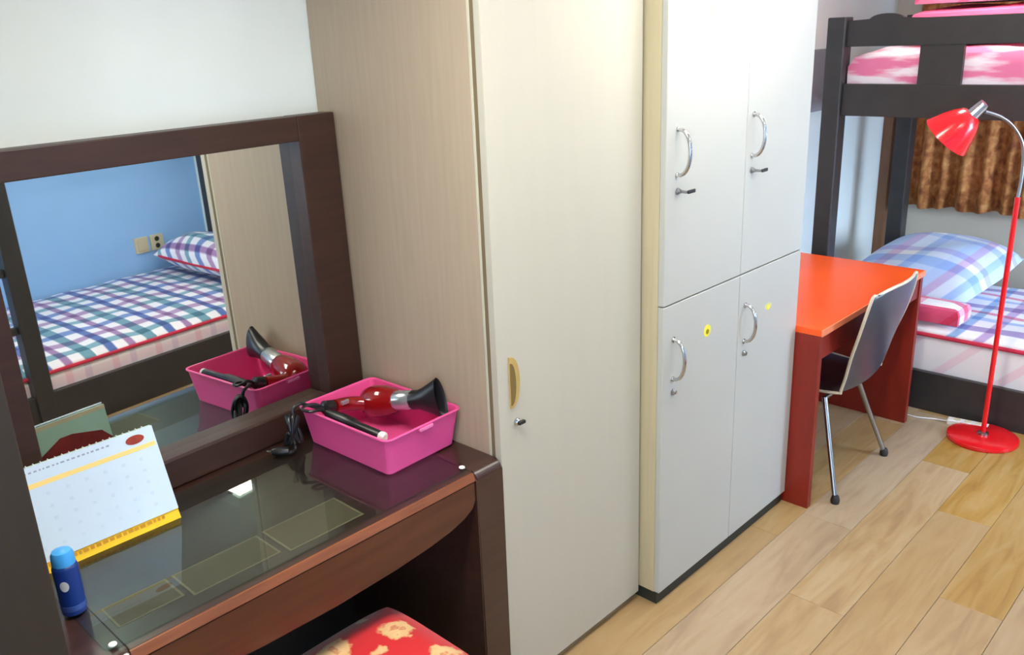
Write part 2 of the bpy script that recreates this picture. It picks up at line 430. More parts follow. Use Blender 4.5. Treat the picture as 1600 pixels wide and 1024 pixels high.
# ---------------------------------------------------------------- room shell
XF, XB, YL, YR, ZC = -1.0, 5.52, 2.09, -1.78, 2.30
T = 0.12
struct(obj('wall_left', B(XF - T, XB + T, YL, YL + T, 0, ZC), 'wall'))
struct(obj('wall_back', B(XB, XB + T, YR - T, YL, 0, ZC), 'wall_grey'))
def wall_with_hole(name, axis, a, b, lo, hi, h0, h1, z0, z1, m='wall'):
    """wall slab between a and b on one axis, running lo..hi on the other, one opening h0..h1 x z0..z1"""
    bm = bmesh.new()
    def s(l, h, za, zb):
        if axis == 1: box(bm, l, h, a, b, za, zb)
        else: box(bm, a, b, l, h, za, zb)
    s(lo, h0, 0, ZC); s(h1, hi, 0, ZC); s(h0, h1, 0, z0); s(h0, h1, z1, ZC)
    return struct(obj(name, bm, m))
wall_with_hole('wall_right', 1, YR - T, YR, XF - T, XB + T, 3.70, 4.90, 0.9, 2.0, 'wall_blue_cast')
wall_with_hole('wall_front', 0, XF - T, XF, YR, YL, -1.35, -0.15, 0.9, 2.0)
struct(obj('wall_end', B(3.52, 3.60, YR, -0.55, 0, ZC), 'wall'))
struct(obj('ceiling', B(XF - T, XB + T, YR - T, YL + T, ZC, ZC + 0.1), 'ceiling'))
def window(name, axis, a, b, h0, h1, z0, z1):
    bm = bmesh.new(); f = 0.05
    def s(l, h, za, zb, d=0.0):
        if axis == 1: box(bm, l, h, a + d, b - d, za, zb, 0.004)
        else: box(bm, a + d, b - d, l, h, za, zb, 0.004)
    mid = (h0 + h1) / 2
    s(h0, h0 + f, z0, z1); s(h1 - f, h1, z0, z1); s(h0 + f, h1 - f, z0, z0 + f); s(h0 + f, h1 - f, z1 - f, z1); s(mid - 0.025, mid + 0.025, z0 + f, z1 - f)
    w = struct(obj(name, bm, 'white_plastic'))
    for l, h in ((h0 + f, mid - 0.025), (mid + 0.025, h1 - f)):
        m = (a + b) / 2
        obj('pane', B(l, h, m - 0.003, m + 0.003, z0 + f, z1 - f) if axis == 1 else B(m - 0.003, m + 0.003, l, h, z0 + f, z1 - f), 'window_glass', w)
    return w
window('window_1', 1, YR - 0.08, YR - 0.03, 3.70, 4.90, 0.9, 2.0)
window('window_2', 0, XF - 0.08, XF - 0.03, -1.35, -0.15, 0.9, 2.0)
struct(obj('trim_1', B(XB - 0.05, XB, YL - 0.06, YL, 0, 1.32, bev=0.004), 'trim'))
struct(obj('baseboard_back', B(XB - 0.012, XB, YR, YL - 0.07, 0, 0.08, bev=0.003), 'trim'))
struct(obj('baseboard_right', B(XF, 3.51, YR, YR + 0.012, 0, 0.08, bev=0.003), 'trim'))

floor = struct(obj('floor', B(XF - T, XB + T, YR - T, YL + T, -0.12, -0.008), 'subfloor'))
PW, PL = 0.19, 1.22
def plank_mesh():
    bm = bmesh.new(); g = 0.0007; c = 0.0010
    x0, x1, y0, y1 = g, PL - g, g, PW - g
    lo = [(x0, y0, -0.008), (x1, y0, -0.008), (x1, y1, -0.008), (x0, y1, -0.008)]
    mi = [(x, y, -c) for x, y, _ in lo]
    hi = [(x0 + c, y0 + c, 0), (x1 - c, y0 + c, 0), (x1 - c, y1 - c, 0), (x0 + c, y1 - c, 0)]
    rs = [[bm.verts.new(p) for p in r] for r in (lo, mi, hi)]
    for a, b in zip(rs, rs[1:]):
        for i in range(4): bm.faces.new((a[i], a[(i + 1) % 4], b[(i + 1) % 4], b[i]))
    bm.faces.new(rs[2]); bm.faces.new(rs[0][::-1])
    return bm
pm = None
rows = int(math.ceil((YL - YR) / PW))
for r in range(rows):
    y = YR + r * PW
    off = (0.0, 0.55, 0.24, 0.83)[r % 4] * PL
    x = XF - off
    while x < XB:
        xs, xe = max(x, XF), min(x + PL, XB)
        if xe - xs > 0.06:
            if pm is None:
                o = obj('plank', plank_mesh(), 'plank', floor); pm = o.data
            else:
                o = bpy.data.objects.new('plank', pm); C.objects.link(o); o.parent = floor
            o.location = (xs, y, 0); o.scale = ((xe - xs) / PL, min(1.0, (YL - y) / PW), 1)
        x += PL

# ---------------------------------------------------------------- ceiling lamp and added fill lamps
def ceiling_or_fill_lamp(x, y, sx, sy, label):
    t = thing('ceiling_or_fill_lamp', label, 'lamp', (x, y, ZC))
    bm = bmesh.new()
    for (a, b, c, d) in ((-sx, sx, -sy, -sy + 0.02), (-sx, sx, sy - 0.02, sy), (-sx, -sx + 0.02, -sy + 0.02, sy - 0.02), (sx - 0.02, sx, -sy + 0.02, sy - 0.02)):
        box(bm, a, b, c, d, -0.07, 0, 0.003)
    obj('housing', bm, 'white_plastic', t)
    obj('diffuser', B(-sx + 0.02, sx - 0.02, -sy + 0.02, sy - 0.02, -0.065, -0.03, bev=0.004), 'diffuser', t)
ceiling_or_fill_lamp(2.50, -0.12, 0.20, 0.12, 'white rectangular ceiling lamp over the middle of the room')
ceiling_or_fill_lamp(2.25, 1.00, 0.46, 0.11, 'narrow white fill lamp added in front of the lockers')  # added lamp, brightens the upper locker and wardrobe doors
ceiling_or_fill_lamp(4.10, 1.20, 0.22, 0.12, 'small white fill lamp added above the far bunk')  # added to lift the dim left wall and bedding at the far end
ceiling_or_fill_lamp(2.30, -1.05, 0.22, 0.13, 'white fill lamp added above the bed on the opposite wall')  # added so the wall and plaid bed seen in the mirror come up brighter
ceiling_or_fill_lamp(0.76, 0.98, 0.38, 0.18, 'white rectangular fill lamp added over the dressing table end')  # added to light the wall and wardrobe side around the mirror

# ---------------------------------------------------------------- wardrobe
t = thing('wardrobe', 'tall beige wardrobe with one ivory door, between dressing table and lockers', 'wardrobe', (1.41, 1.46, 0))
wx0, wx1, wy1, wz = 0.0, 0.61, 0.625, 2.2          # local frame of the wardrobe
obj('side_panel', B(wx0, 0.018, 0.012, wy1, 0.0, wz, bev=0.0015), 'ward_side', t)
obj('side_panel', B(wx1 - 0.018, wx1, 0.012, wy1, 0.0, wz, bev=0.0015), 'ward_side', t)
obj('edge_strip', B(wx0, 0.018, 0.004, 0.012, 0.0, wz, bev=0.001), 'ward_edge', t)
obj('back_panel', B(0.018, wx1 - 0.018, wy1 - 0.012, wy1, 0.02, wz), 'ward_side', t)
obj('top_panel', B(0.018, wx1 - 0.018, 0.012, wy1 - 0.012, wz - 0.018, wz), 'ward_side', t)
obj('floor_panel', B(0.018, wx1 - 0.018, 0.03, wy1 - 0.012, 0.05, 0.068), 'ward_side', t)
obj('gap_shade_strip', B(0.001, wx1 - 0.001, -0.008, 0.004, 0.034, wz), 'gap', t)  # strip coloured as the shade in the gap behind the door
obj('plinth', B(0.0185, wx1 - 0.0185, 0.014, 0.03, 0.0, 0.05), 'ward_edge', t)
d = obj('door', B(0.0, wx1, -0.03, -0.008, 0.03, wz, bev=0.002), 'ward_door', t)
# half-moon finger grip
def half_moon(bm, cx, cz, w, hh, y0, y1, n=16):
    poly = [(cx, cz - hh)] + [(cx + w * math.cos(a) ** 0.8, cz + hh * math.sin(a)) for a in [(-PI / 2 + PI * k / n) for k in range(1, n)]] + [(cx, cz + hh)]
    return prism(bm, poly, 1, y0, y1)
obj('handle', half_moon(bmesh.new(), 0.040, 0.962, 0.036, 0.070, -0.0345, -0.0295), 'brass_tan', d)
obj('handle_recess', half_moon(bmesh.new(), 0.0405, 0.958, 0.020, 0.058, -0.0355, -0.0340), 'grip_dark', d)
bm = bmesh.new(); lathe(bm, (0.062, -0.030, 0.848), (0, -1, 0), [(0, 0.011), (0.004, 0.011), (0.006, 0.008), (0.009, 0.006)], 16)
obj('lock', bm, 'chrome', d, True)
obj('key', B(0.054, 0.078, -0.049, -0.039, 0.844, 0.853, bev=0.002), 'black', d)

# ---------------------------------------------------------------- lockers
LX0, LX1, LY, LYB, LZ = 2.03, 2.90, 1.357, 2.085, 2.2
t = thing('locker', 'white four-door locker cabinet with tan side, beside the red desk', 'locker', (LX0, LY, 0))
w = LX1 - LX0; dp = LYB - LY
obj('side_panel', B(0, 0.018, 0.020, dp, 0.045, LZ, bev=0.0015), 'locker_side', t)
obj('side_panel', B(w - 0.018, w, 0.020, dp, 0.045, LZ, bev=0.0015), 'locker_side', t)
obj('back_panel', B(0.018, w - 0.018, dp - 0.012, dp, 0.045, LZ), 'locker_side', t)
obj('top_panel', B(0.018, w - 0.018, 0.02, dp - 0.012, LZ - 0.018, LZ), 'locker_side', t)
obj('divider', B(w / 2 - 0.009, w / 2 + 0.009, 0.022, dp - 0.012, 0.063, LZ - 0.018), 'locker_side', t)
obj('shelf', B(0.018, w - 0.018, 0.022, dp - 0.012, 0.045, 0.063), 'locker_side', t)
obj('shelf', B(0.018, w / 2 - 0.009, 0.022, dp - 0.012, 1.019, 1.037), 'locker_side', t)
obj('shelf', B(w / 2 + 0.009, w - 0.018, 0.022, dp - 0.012, 1.019, 1.037), 'locker_side', t)
obj('plinth', B(0.004, w - 0.004, 0.012, dp - 0.02, 0.0, 0.045), 'kick', t)
mx = 2.470 - LX0
def arc_pull(bm, x, z0, z1, y, reach=0.042):
    zm = (z0 + z1) / 2; hh = (z1 - z0) / 2
    pts = [(x, y - reach * math.sin(PI * k / 14) ** 0.75, zm - hh * math.cos(PI * k / 14)) for k in range(15)]
    tube(bm, pts, [0.0062 if k in (0, 14) else 0.0056 for k in range(15)], 10)
    for z in (z0, z1): lathe(bm, (x, y, z), (0, -1, 0), [(0, 0.009), (0.003, 0.009)], 12)
    return bm
for (a, b_x, za, zb, hx, hz, lz, key) in ((0.0, mx - 0.0015, 1.030, LZ, 2.085, 1.470, 1.361, True), (mx + 0.0015, w, 1.030, LZ, 2.506, 1.473, 1.364, True),
                                          (0.0, mx - 0.0015, 0.047, 1.026, 2.083, 0.852, 0.746, False), (mx + 0.0015, w, 0.047, 1.026, 2.510, 0.853, 0.745, False)):
    d = obj('door', B(a, b_x, 0.0, 0.0195, za, zb, bev=0.002), 'locker_door', t)
    hl = hx - LX0
    obj('handle', arc_pull(bmesh.new(), hl, hz - 0.064, hz + 0.064, -0.0003), 'chrome', d, True)
    bm = bmesh.new(); lathe(bm, (hl + 0.004, -0.0003, lz), (0, -1, 0), [(0, 0.010), (0.004, 0.010), (0.0055, 0.007), (0.012, 0.006)], 16)
    obj('lock', bm, 'steel', d, True)
    if key:
        bm = B(hl + 0.001, hl + 0.007, -0.034, -0.012, lz - 0.004, lz + 0.004, bev=0.001)
        obj('key', bm, 'steel', d)
        obj('key_bow', B(hl + 0.002, hl + 0.038, -0.040, -0.034, lz - 0.005, lz + 0.006, bev=0.0025), 'black', d)
def disc_poly(cx, cz, rx, rz, n=20): return [(cx + rx * math.cos(2 * PI * k / n), cz + rz * math.sin(2 * PI * k / n)) for k in range(n)]
def locker_sticker(x, z, r, m, ink=None, rz=None):
    s = obj('sticker', prism(bmesh.new(), disc_poly(x - LX0, z, r, rz or r), 1, -0.0008, 0.0), m, t)
    if ink: obj('sticker_ink', prism(bmesh.new(), disc_poly(x - LX0, z - r * 0.15, r * 0.42, r * 0.42), 1, -0.0014, -0.0008), ink, s)
locker_sticker(2.276, 0.891, 0.020, 'yellow', 'ink')
locker_sticker(2.673, 0.872, 0.024, 'pale_yellow', 'yellow', 0.012)
locker_sticker(2.245, 1.846, 0.015, 'pale_yellow')

# ---------------------------------------------------------------- dark tall cabinet at the near end
t = thing('tall_cabinet', 'dark brown tall cabinet at the near end of the dressing table', 'cabinet', (0.343, 1.425, 0))
obj('body', B(-0.60, 0.0, 0.022, 0.66, 0.0, 2.1, bev=0.003), 'cab_brown', t)
d = obj('door', B(-0.298, 0.0, 0.0, 0.021, 0.06, 2.1, bev=0.003), 'cab_brown', t)
obj('handle', arc_pull(bmesh.new(), -0.26, 1.0, 1.13, -0.0003), 'steel', d, True)
d = obj('door', B(-0.60, -0.302, 0.0, 0.021, 0.06, 2.1, bev=0.003), 'cab_brown', t)
obj('handle', arc_pull(bmesh.new(), -0.34, 1.0, 1.13, -0.0003), 'steel', d, True)

# ---------------------------------------------------------------- dressing table
DY0, DZ = 1.425, 0.765
t = thing('dressing_table', 'dark walnut dressing table with glass top and arched apron', 'table', (0, 0, 0))
def side_profile():
    r = 0.022; y0, y1 = DY0, 2.06
    p = [(y0, 0.0)] + [(y0 + r - r * math.cos(a), DZ - r + r * math.sin(a)) for a in [k * PI / 2 / 6 for k in range(7)]] + [(y1, DZ), (y1, 0.0)]
    return p
obj('side_panel', prism(bmesh.new(), side_profile(), 0, 1.312, 1.407, 0.004), 'dark_wood', t)
obj('side_panel', prism(bmesh.new(), side_profile(), 0, 0.350, 0.440, 0.004), 'dark_wood', t)
obj('tabletop', B(0.4405, 1.3115, DY0 + 0.012, 2.06, 0.742, 0.7645, bev=0.002), 'dark_wood', t)
obj('front_edge', prism(bmesh.new(), [(DY0 + 0.002, 0.744), (DY0 + 0.007, 0.764), (DY0 + 0.0115, 0.7645), (DY0 + 0.0115, 0.742)], 0, 0.4405, 1.3115), 'edge_wood', t)
ap = [(0.4405, 0.7415), (1.3115, 0.7415), (1.3115, 0.690), (1.300, 0.668), (1.270, 0.652), (1.22, 0.640), (1.15, 0.630), (1.05, 0.622), (0.876, 0.617),
      (0.70, 0.622), (0.60, 0.630), (0.53, 0.640), (0.482, 0.652), (0.452, 0.668), (0.4405, 0.690)]
obj('apron', prism(bmesh.new(), ap, 1, DY0 + 0.004, DY0 + 0.024, 0.002), 'apron_wood', t)
obj('back_board', B(0.4405, 1.3115, 2.035, 2.055, 0.0, 0.7415), 'inner_wood', t)
# glass with rounded corners
def rrect(x0, x1, y0, y1, r, n=6):
    out = []
    for cx, cy, a0 in ((x1 - r, y1 - r, 0), (x0 + r, y1 - r, 1), (x0 + r, y0 + r, 2), (x1 - r, y0 + r, 3)):
        out += [(cx + r * math.cos(PI / 2 * (a0 + k / n)), cy + r * math.sin(PI / 2 * (a0 + k / n))) for k in range(n + 1)]
    return out
g = obj('glass_top', prism(bmesh.new(), rrect(0.408, 1.318, 1.452, 1.916, 0.018), 2, 0.7668, 0.7718, 0.0008), 'desk_glass', t)
for (x, y) in ((0.424, 1.466), (1.304, 1.466)):
    bm = bmesh.new(); lathe(bm, (x, y, 0.7718), (0, 0, 1), [(0, 0.008), (0.002, 0.0075), (0.003, 0.004)], 14)
    obj('glass_clip', bm, 'white_plastic', g, True)
for i, (x0, x1, y0, y1) in enumerate(((0.600, 0.800, 1.500, 1.600), (0.815, 1.012, 1.487, 1.604), (0.455, 0.588, 1.515, 1.600))):
    s = obj('card_sheet', B(x0, x1, y0, y1, 0.7646, 0.7652), 'sheet_edge', t)
    obj('card_print', B(x0 + 0.005, x1 - 0.005, y0 + 0.004, y1 - 0.004, 0.7652, 0.7655), 'sheet', s)

# ---------------------------------------------------------------- mirror leaning on the table
TH, PHI = math.radians(0.7), math.radians(3.7)
t = thing('mirror', 'framed mirror with wide dark walnut frame standing on the dressing table', 'mirror', (1.40, 1.985, 0.7668), (-TH, 0, PHI))
ML, MT, SD = -1.02, 0.856, 0.060                 # left end, top, frame depth
ST, RT, BT = 0.122, 0.064, 0.080                 # stile, top rail, bottom rail widths
obj('stile', B(-ST, 0.0, 0.0, SD, 0.0, MT, bev=0.003), 'frame_wood', t)
obj('stile', B(ML, ML + ST, 0.0, SD, 0.0, MT, bev=0.003), 'frame_wood', t)
obj('top_rail', B(ML + ST, -ST, 0.001, SD, MT - RT, MT - 0.0005, bev=0.003), 'frame_wood', t)
obj('bottom_rail', B(ML + ST, -ST, 0.001, SD, 0.0, BT, bev=0.006), 'frame_wood', t)
obj('mirror_glass', B(ML + ST - 0.006, -ST + 0.006, 0.047, 0.052, BT - 0.006, MT - RT + 0.006), 'mirror', t)
obj('backing', B(ML + 0.02, -0.02, 0.0525, 0.058, 0.02, MT - 0.02), 'inner_wood', t)

# ---------------------------------------------------------------- desk calendar
cal = thing('desk_calendar', 'white tent desk calendar with yellow foot on the glass top', 'calendar', (0, 0, 0))
GZ = 0.7719
cx0, cx1 = 0.405, 0.722
def cal_slab(y_b, z_b, y_t, z_t, th, x0=cx0, x1=cx1, e=0.0):
    """leaf between a bottom and a top edge"""
    d = Vector((0, y_t - y_b, z_t - z_b)).normalized(); n = Vector((0, -d.z, d.y)) * th
    bm = bmesh.new()
    a = [(x0, y_b, z_b), (x1, y_b, z_b), (x1, y_t, z_t), (x0, y_t, z_t)]
    v0 = [bm.verts.new(Vector(p) + n * e) for p in a]; v1 = [bm.verts.new(Vector(p) + n * (1 + e)) for p in a]
    bm.faces.new(v0[::-1]); bm.faces.new(v1)
    for i in range(4): bm.faces.new((v0[i], v0[(i + 1) % 4], v1[(i + 1) % 4], v1[i]))
    return bm
yb, zb, yt, zt = 1.806, GZ + 0.022, 1.872, 0.984
obj('front_leaf', cal_slab(yb, zb, yt, zt, 0.004), 'paper', cal)
foot = obj('yellow_foot', prism(bmesh.new(), [(1.796, GZ), (1.814, GZ), (1.814, GZ + 0.024), (1.8075, GZ + 0.024)], 0, cx0 + 0.005, cx1), 'yellow_card', cal)
obj('back_leaf', cal_slab(1.906, GZ, yt + 0.004, zt - 0.002, -0.004), 'paper_green', cal)
def on_leaf(u0, u1, v0, v1, lift=0.0046):
    """flat print on the front leaf: u metres from the left end, v fraction of the height"""
    def P(v): return (yb + (yt - yb) * v, zb + (zt - zb) * v)
    d = Vector((0, yt - yb, zt - zb)).normalized(); n = Vector((0, -d.z, d.y)) * lift
    bm = bmesh.new()
    vs = [bm.verts.new(Vector((cx0 + u, P(v)[0], P(v)[1])) + n) for u, v in ((u0, v0), (u1, v0), (u1, v1), (u0, v1))]
    bm.faces.new(vs); return bm
def merge(lst):
    out = bmesh.new()
    for b in lst:
        me = bpy.data.meshes.new('tmp'); b.to_mesh(me); b.free(); out.from_mesh(me); bpy.data.meshes.remove(me)
    return out
W = cx1 - cx0
obj('colour_band', on_leaf(0.0, W - 0.004, 0.775, 0.825), 'pale_orange', cal)
rr = random.Random(3)
u = 0.02; marks = []
while u < 0.22:
    l = rr.uniform(0.004, 0.010); marks.append(on_leaf(u, u + l * 0.8, 0.930, 0.948)); u += l + 0.003
obj('heading_print', merge(marks), 'grey_print', cal)
marks = []
for r_ in range(5):
    for c_ in range(7):
        marks.append(on_leaf(0.028 + c_ * 0.040, 0.036 + c_ * 0.040, 0.66 - r_ * 0.135, 0.695 - r_ * 0.135))
dp_ = obj('date_print', merge(marks), 'faint_print', cal); dp_['kind'] = 'stuff'
d_ = Vector((0, yt - yb, zt - zb)).normalized(); n_ = Vector((0, -d_.z, d_.y))
bm = bmesh.new(); vs = []
for k in range(24):
    a = 2 * PI * k / 24
    uu = W - 0.045 + 0.021 * math.cos(a); vv = 0.906 + 0.050 * math.sin(a)
    vs.append(bm.verts.new(Vector((cx0 + uu, yb + (yt - yb) * vv, zb + (zt - zb) * vv)) + n_ * 0.0052))
bm.faces.new(vs); obj('emblem', bm, 'emblem', cal)
marks = []; u = 0.03
while u < W - 0.04:
    l = rr.uniform(0.005, 0.012)
    b2 = bmesh.new(); vs = [b2.verts.new(p) for p in ((cx0 + u, 1.8010, GZ + 0.0125), (cx0 + u + l, 1.8010, GZ + 0.0125), (cx0 + u + l, 1.8040, GZ + 0.0190), (cx0 + u, 1.8040, GZ + 0.0190))]
    b2.faces.new(vs); bmesh.ops.translate(b2, verts=b2.verts, vec=(0, -0.0012, 0)); marks.append(b2); u += l + 0.004
obj('foot_print', merge(marks), 'brown_print', foot)
# back leaf print: cream band along the top and a dark red roof shape
def on_back(pts, lift=0.0048):
    y0, z0, y1, z1 = 1.906, GZ, yt + 0.004, zt - 0.002
    d = Vector((0, y1 - y0, z1 - z0)).normalized(); n = Vector((0, d.z, -d.y)) * lift
    bm = bmesh.new(); bm.faces.new([bm.verts.new(Vector((x, y0 + (y1 - y0) * v, z0 + (z1 - z0) * v)) + n) for x, v in pts]); return bm
obj('cream_band', on_back([(cx0, 0.95), (cx1, 0.95), (cx1, 1.0), (cx0, 1.0)]), 'paper_cream', cal)
obj('roof_print', on_back([(cx0, 0.0), (cx1, 0.0), (cx1, 0.60), (0.70, 0.72), (0.63, 0.80), (0.60, 0.80), (0.50, 0.55), (cx0, 0.30)]), 'red_print', cal)
# rings along the ridge
rg = bmesh.new()
for k in range(20):
    x = cx0 + 0.02 + k * (W - 0.04) / 19
    tube(rg, [(x, yt + 0.002 + 0.0045 * math.cos(a), zt - 0.001 + 0.0045 * math.sin(a)) for a in [2 * PI * i / 10 for i in range(11)]], 0.0008, 5, False)
ro = obj('binding_rings', rg, 'white_plastic', cal)
ro['kind'] = 'stuff'

# ---------------------------------------------------------------- blue bottle
t = thing('lotion_bottle', 'navy blue bottle with sky blue cap at the near end of the table', 'bottle', (0.418, 1.625, 0.7718))
bm = bmesh.new(); lathe(bm, (0, 0, 0), (0, 0, 1), [(0, 0.019), (0.003, 0.0225), (0.10, 0.0235), (0.106, 0.0215), (0.108, 0.018)], 28)
obj('body', bm, 'bottle', t, True)
bm = bmesh.new(); lathe(bm, (0, 0, 0.108), (0, 0, 1), [(0, 0.021), (0.020, 0.0205), (0.027, 0.017), (0.029, 0.008)], 28)
obj('cap', bm, 'cap', t, True)
def wrap_patch(r, a0, w_, z0, hz_, n=12, ell=True):
    bm = bmesh.new()
    def P(a, z): return bm.verts.new((r * math.cos(a), r * math.sin(a), z))
    qs = [PI * (k / n - 0.5) for k in range(n + 1)]           # strips from one side of the oval to the other
    lo = [P(a0 + w_ * math.sin(q), z0 - hz_ * math.cos(q) - 1e-4) for q in qs]; hi = [P(a0 + w_ * math.sin(q), z0 + hz_ * math.cos(q) + 1e-4) for q in qs]
    for k in range(n): bm.faces.new((lo[k], lo[k + 1], hi[k + 1], hi[k]))
    return bm
obj('logo', wrap_patch(0.0242, math.radians(235), 0.34, 0.070, 0.011, 16), 'white_plastic', t)
bm = bmesh.new(); lathe(bm, (0, 0, 0.012), (0, 0, 1), [(0, 0.0228), (0.0001, 0.0232), (0.011, 0.0233), (0.0111, 0.0229)], 28)
obj('label_band', bm, mat('mid_blue_band', (60, 90, 160), 0.4), t, True)

# ---------------------------------------------------------------- pink basket
BX, BY = 1.268, 1.742
t = thing('plastic_basket', 'hot pink plastic basket holding a hair dryer on the table', 'basket', (BX, BY, 0.772), (0, 0, math.radians(2.0)))
def tray(bm, bx, by, tx, ty, h, th):
    def rr_(x, y, r, z): return [bm.verts.new((p[0], p[1], z)) for p in rrect(-x, x, -y, y, r, 4)]
    o0 = rr_(bx, by, 0.014, 0); o1 = rr_(tx, ty, 0.018, h); i1 = rr_(tx - th, ty - th, 0.016, h); i0 = rr_(bx - th, by - th, 0.012, th)
    for a, b in ((o0, o1), (o1, i1), (i1, i0)):
        n = len(a)
        for i in range(n): bm.faces.new((a[i], a[(i + 1) % n], b[(i + 1) % n], b[i]))
    bm.faces.new(o0[::-1]); bm.faces.new(i0)
    return bm
HB = 0.102
obj('tray', tray(bmesh.new(), 0.114, 0.162, 0.127, 0.180, HB, 0.0028), 'pink', t)
bm = bmesh.new()
pts = rrect(-0.129, 0.129, -0.182, 0.182, 0.02, 5)
tube(bm, [(x, y, HB) for x, y in pts] + [(pts[0][0], pts[0][1], HB)], 0.0035, 8, False)
obj('rim', bm, 'pink', t, True)
for sgn in (-1, 1):
    obj('handle_lip', B(-0.022, 0.022, sgn * 0.183 - 0.0055, sgn * 0.183 + 0.0055, HB - 0.012, HB - 0.003, bev=0.002), mat('pale_pink_plastic', (255, 130, 190), 0.4), t)

# ---------------------------------------------------------------- hair dryer lying in the basket
t = thing('hair_dryer', 'dark red hair dryer with silver barrel and black nozzle in pink basket', 'hair dryer', (0, 0, 0))
A = Vector((1.328, 1.868, 0.835)); Bn = Vector((1.366, 1.618, 0.898)); ax = (Bn - A).normalized()
bm = bmesh.new(); lathe(bm, A, ax, [(-0.012, 0.014), (-0.008, 0.030), (0.005, 0.041), (0.03, 0.046), (0.07, 0.043), (0.105, 0.034), (0.115, 0.028)], 28)
obj('motor_body', bm, 'dryer_red', t, True)
bm = bmesh.new(); lathe(bm, A, ax, [(0.113, 0.027), (0.116, 0.0275), (0.178, 0.0265), (0.180, 0.025)], 28)
obj('barrel', bm, 'silver', t, True)
bm = bmesh.new()
# flared flat nozzle: elliptical rings
side = ax.cross(Vector((0, 0, 1))).normalized(); upn = side.cross(ax)
rings = []
for d_, a_, b_ in ((0.178, 0.027, 0.027), (0.200, 0.026, 0.027), (0.226, 0.027, 0.036), (0.260, 0.024, 0.050), (0.276, 0.020, 0.058), (0.268, 0.014, 0.050), (0.225, 0.013, 0.026)):
    c_ = A + ax * d_
    rings.append([bm.verts.new(c_ + side * (a_ * math.cos(2 * PI * k / 24)) + upn * (b_ * math.sin(2 * PI * k / 24))) for k in range(24)])
for a_, b_ in zip(rings, rings[1:]):
    for k in range(24): bm.faces.new((a_[k], a_[(k + 1) % 24], b_[(k + 1) % 24], b_[k]))
bm.faces.new(rings[0]); bm.faces.new(rings[-1])
obj('nozzle', bm, 'black', t, True)
hp = spline([A + ax * 0.03 + Vector((-0.02, 0, 0)), Vector((1.265, 1.868, 0.851)), Vector((1.21, 1.862, 0.864)), Vector((1.172, 1.858, 0.874))], 6)
n = len(hp)
bm = tube(bmesh.new(), hp[:int(n * 0.72)], [0.021 - 0.004 * i / n for i in range(int(n * 0.72))], 18)
obj('handle', bm, 'dryer_red', t, True)
bm = tube(bmesh.new(), hp[int(n * 0.70):], [0.0185] * (n - int(n * 0.70) - 1) + [0.012], 18)
obj('handle_end', bm, 'black', t, True)
obj('switch', B(1.222, 1.246, 1.842, 1.850, 0.866, 0.878, bev=0.002), 'silver', t)
cd = spline([(1.170, 1.858, 0.876), (1.150, 1.862, 0.890), (1.126, 1.872, 0.891), (1.112, 1.862, 0.888), (1.120, 1.840, 0.886), (1.150, 1.835, 0.880), (1.185, 1.845, 0.850), (1.20, 1.83, 0.815), (1.172, 1.80, 0.808),
             (1.180, 1.76, 0.80), (1.22, 1.74, 0.792), (1.20, 1.70, 0.784), (1.165, 1.72, 0.784), (1.17, 1.77, 0.785)], 8)
obj('cord', tube(bmesh.new(), cd, 0.0042, 8), 'black', t, True)
cpts = [(1.165, 1.845, 0.874), (1.14, 1.880, 0.886), (1.128, 1.897, 0.890), (1.104, 1.900, 0.878)]
for k in range(31):                                  # spare lead wound into a loose bundle hanging over the basket's rim
    a = 2 * PI * k / 6
    cpts.append((1.098 + 0.016 * math.cos(a * 0.9 + 1) - 0.0004 * k, 1.888 + 0.014 * math.sin(a * 1.1), 0.832 + 0.038 * math.sin(a) - 0.0002 * k))
cpts += [(1.085, 1.878, 0.785), (1.068, 1.870, 0.779), (1.05, 1.882, 0.779)]
obj('cord', tube(bmesh.new(), spline(cpts, 5), 0.0048, 8), 'black', t, True)
bm = tube(bmesh.new(), [(1.062, 1.870, 0.785), (1.046, 1.886, 0.785), (1.030, 1.902, 0.785)], [0.008, 0.013, 0.009], 12)
pl = obj('plug', bm, 'black', t, True)
obj('plug_pin', tube(bmesh.new(), [(1.030, 1.902, 0.786), (1.020, 1.912, 0.786)], 0.0024, 8), 'chrome', pl, True)

# black brush lying along the near side of the basket
t = thing('hair_brush', 'slim black hair brush with pale tip along the basket near side', 'brush', (0, 0, 0))
p0, p1 = Vector((1.168, 1.832, 0.866)), Vector((1.176, 1.600, 0.862))
bm = tube(bmesh.new(), [p0, p0.lerp(p1, 0.25), p0.lerp(p1, 0.45), p0.lerp(p1, 0.5), p0.lerp(p1, 0.93)], [0.012, 0.017, 0.016, 0.012, 0.013], 14)
obj('brush_handle', bm, 'black', t, True)
bm = tube(bmesh.new(), [p0.lerp(p1, 0.93), p0.lerp(p1, 0.97), p1], [0.013, 0.0135, 0.008], 14)
obj('tip', bm, 'white_plastic', t, True)
bm = bmesh.new()
for i in range(9):
    for s in (-1, 0, 1):
        c_ = p0.lerp(p1, 0.04 + 0.045 * i)
        tube(bm, [c_, c_ + Vector((0.020, 0, s * 0.010 - 0.012))], 0.0011, 5)
br = obj('bristles', bm, 'black', t); br['kind'] = 'stuff'

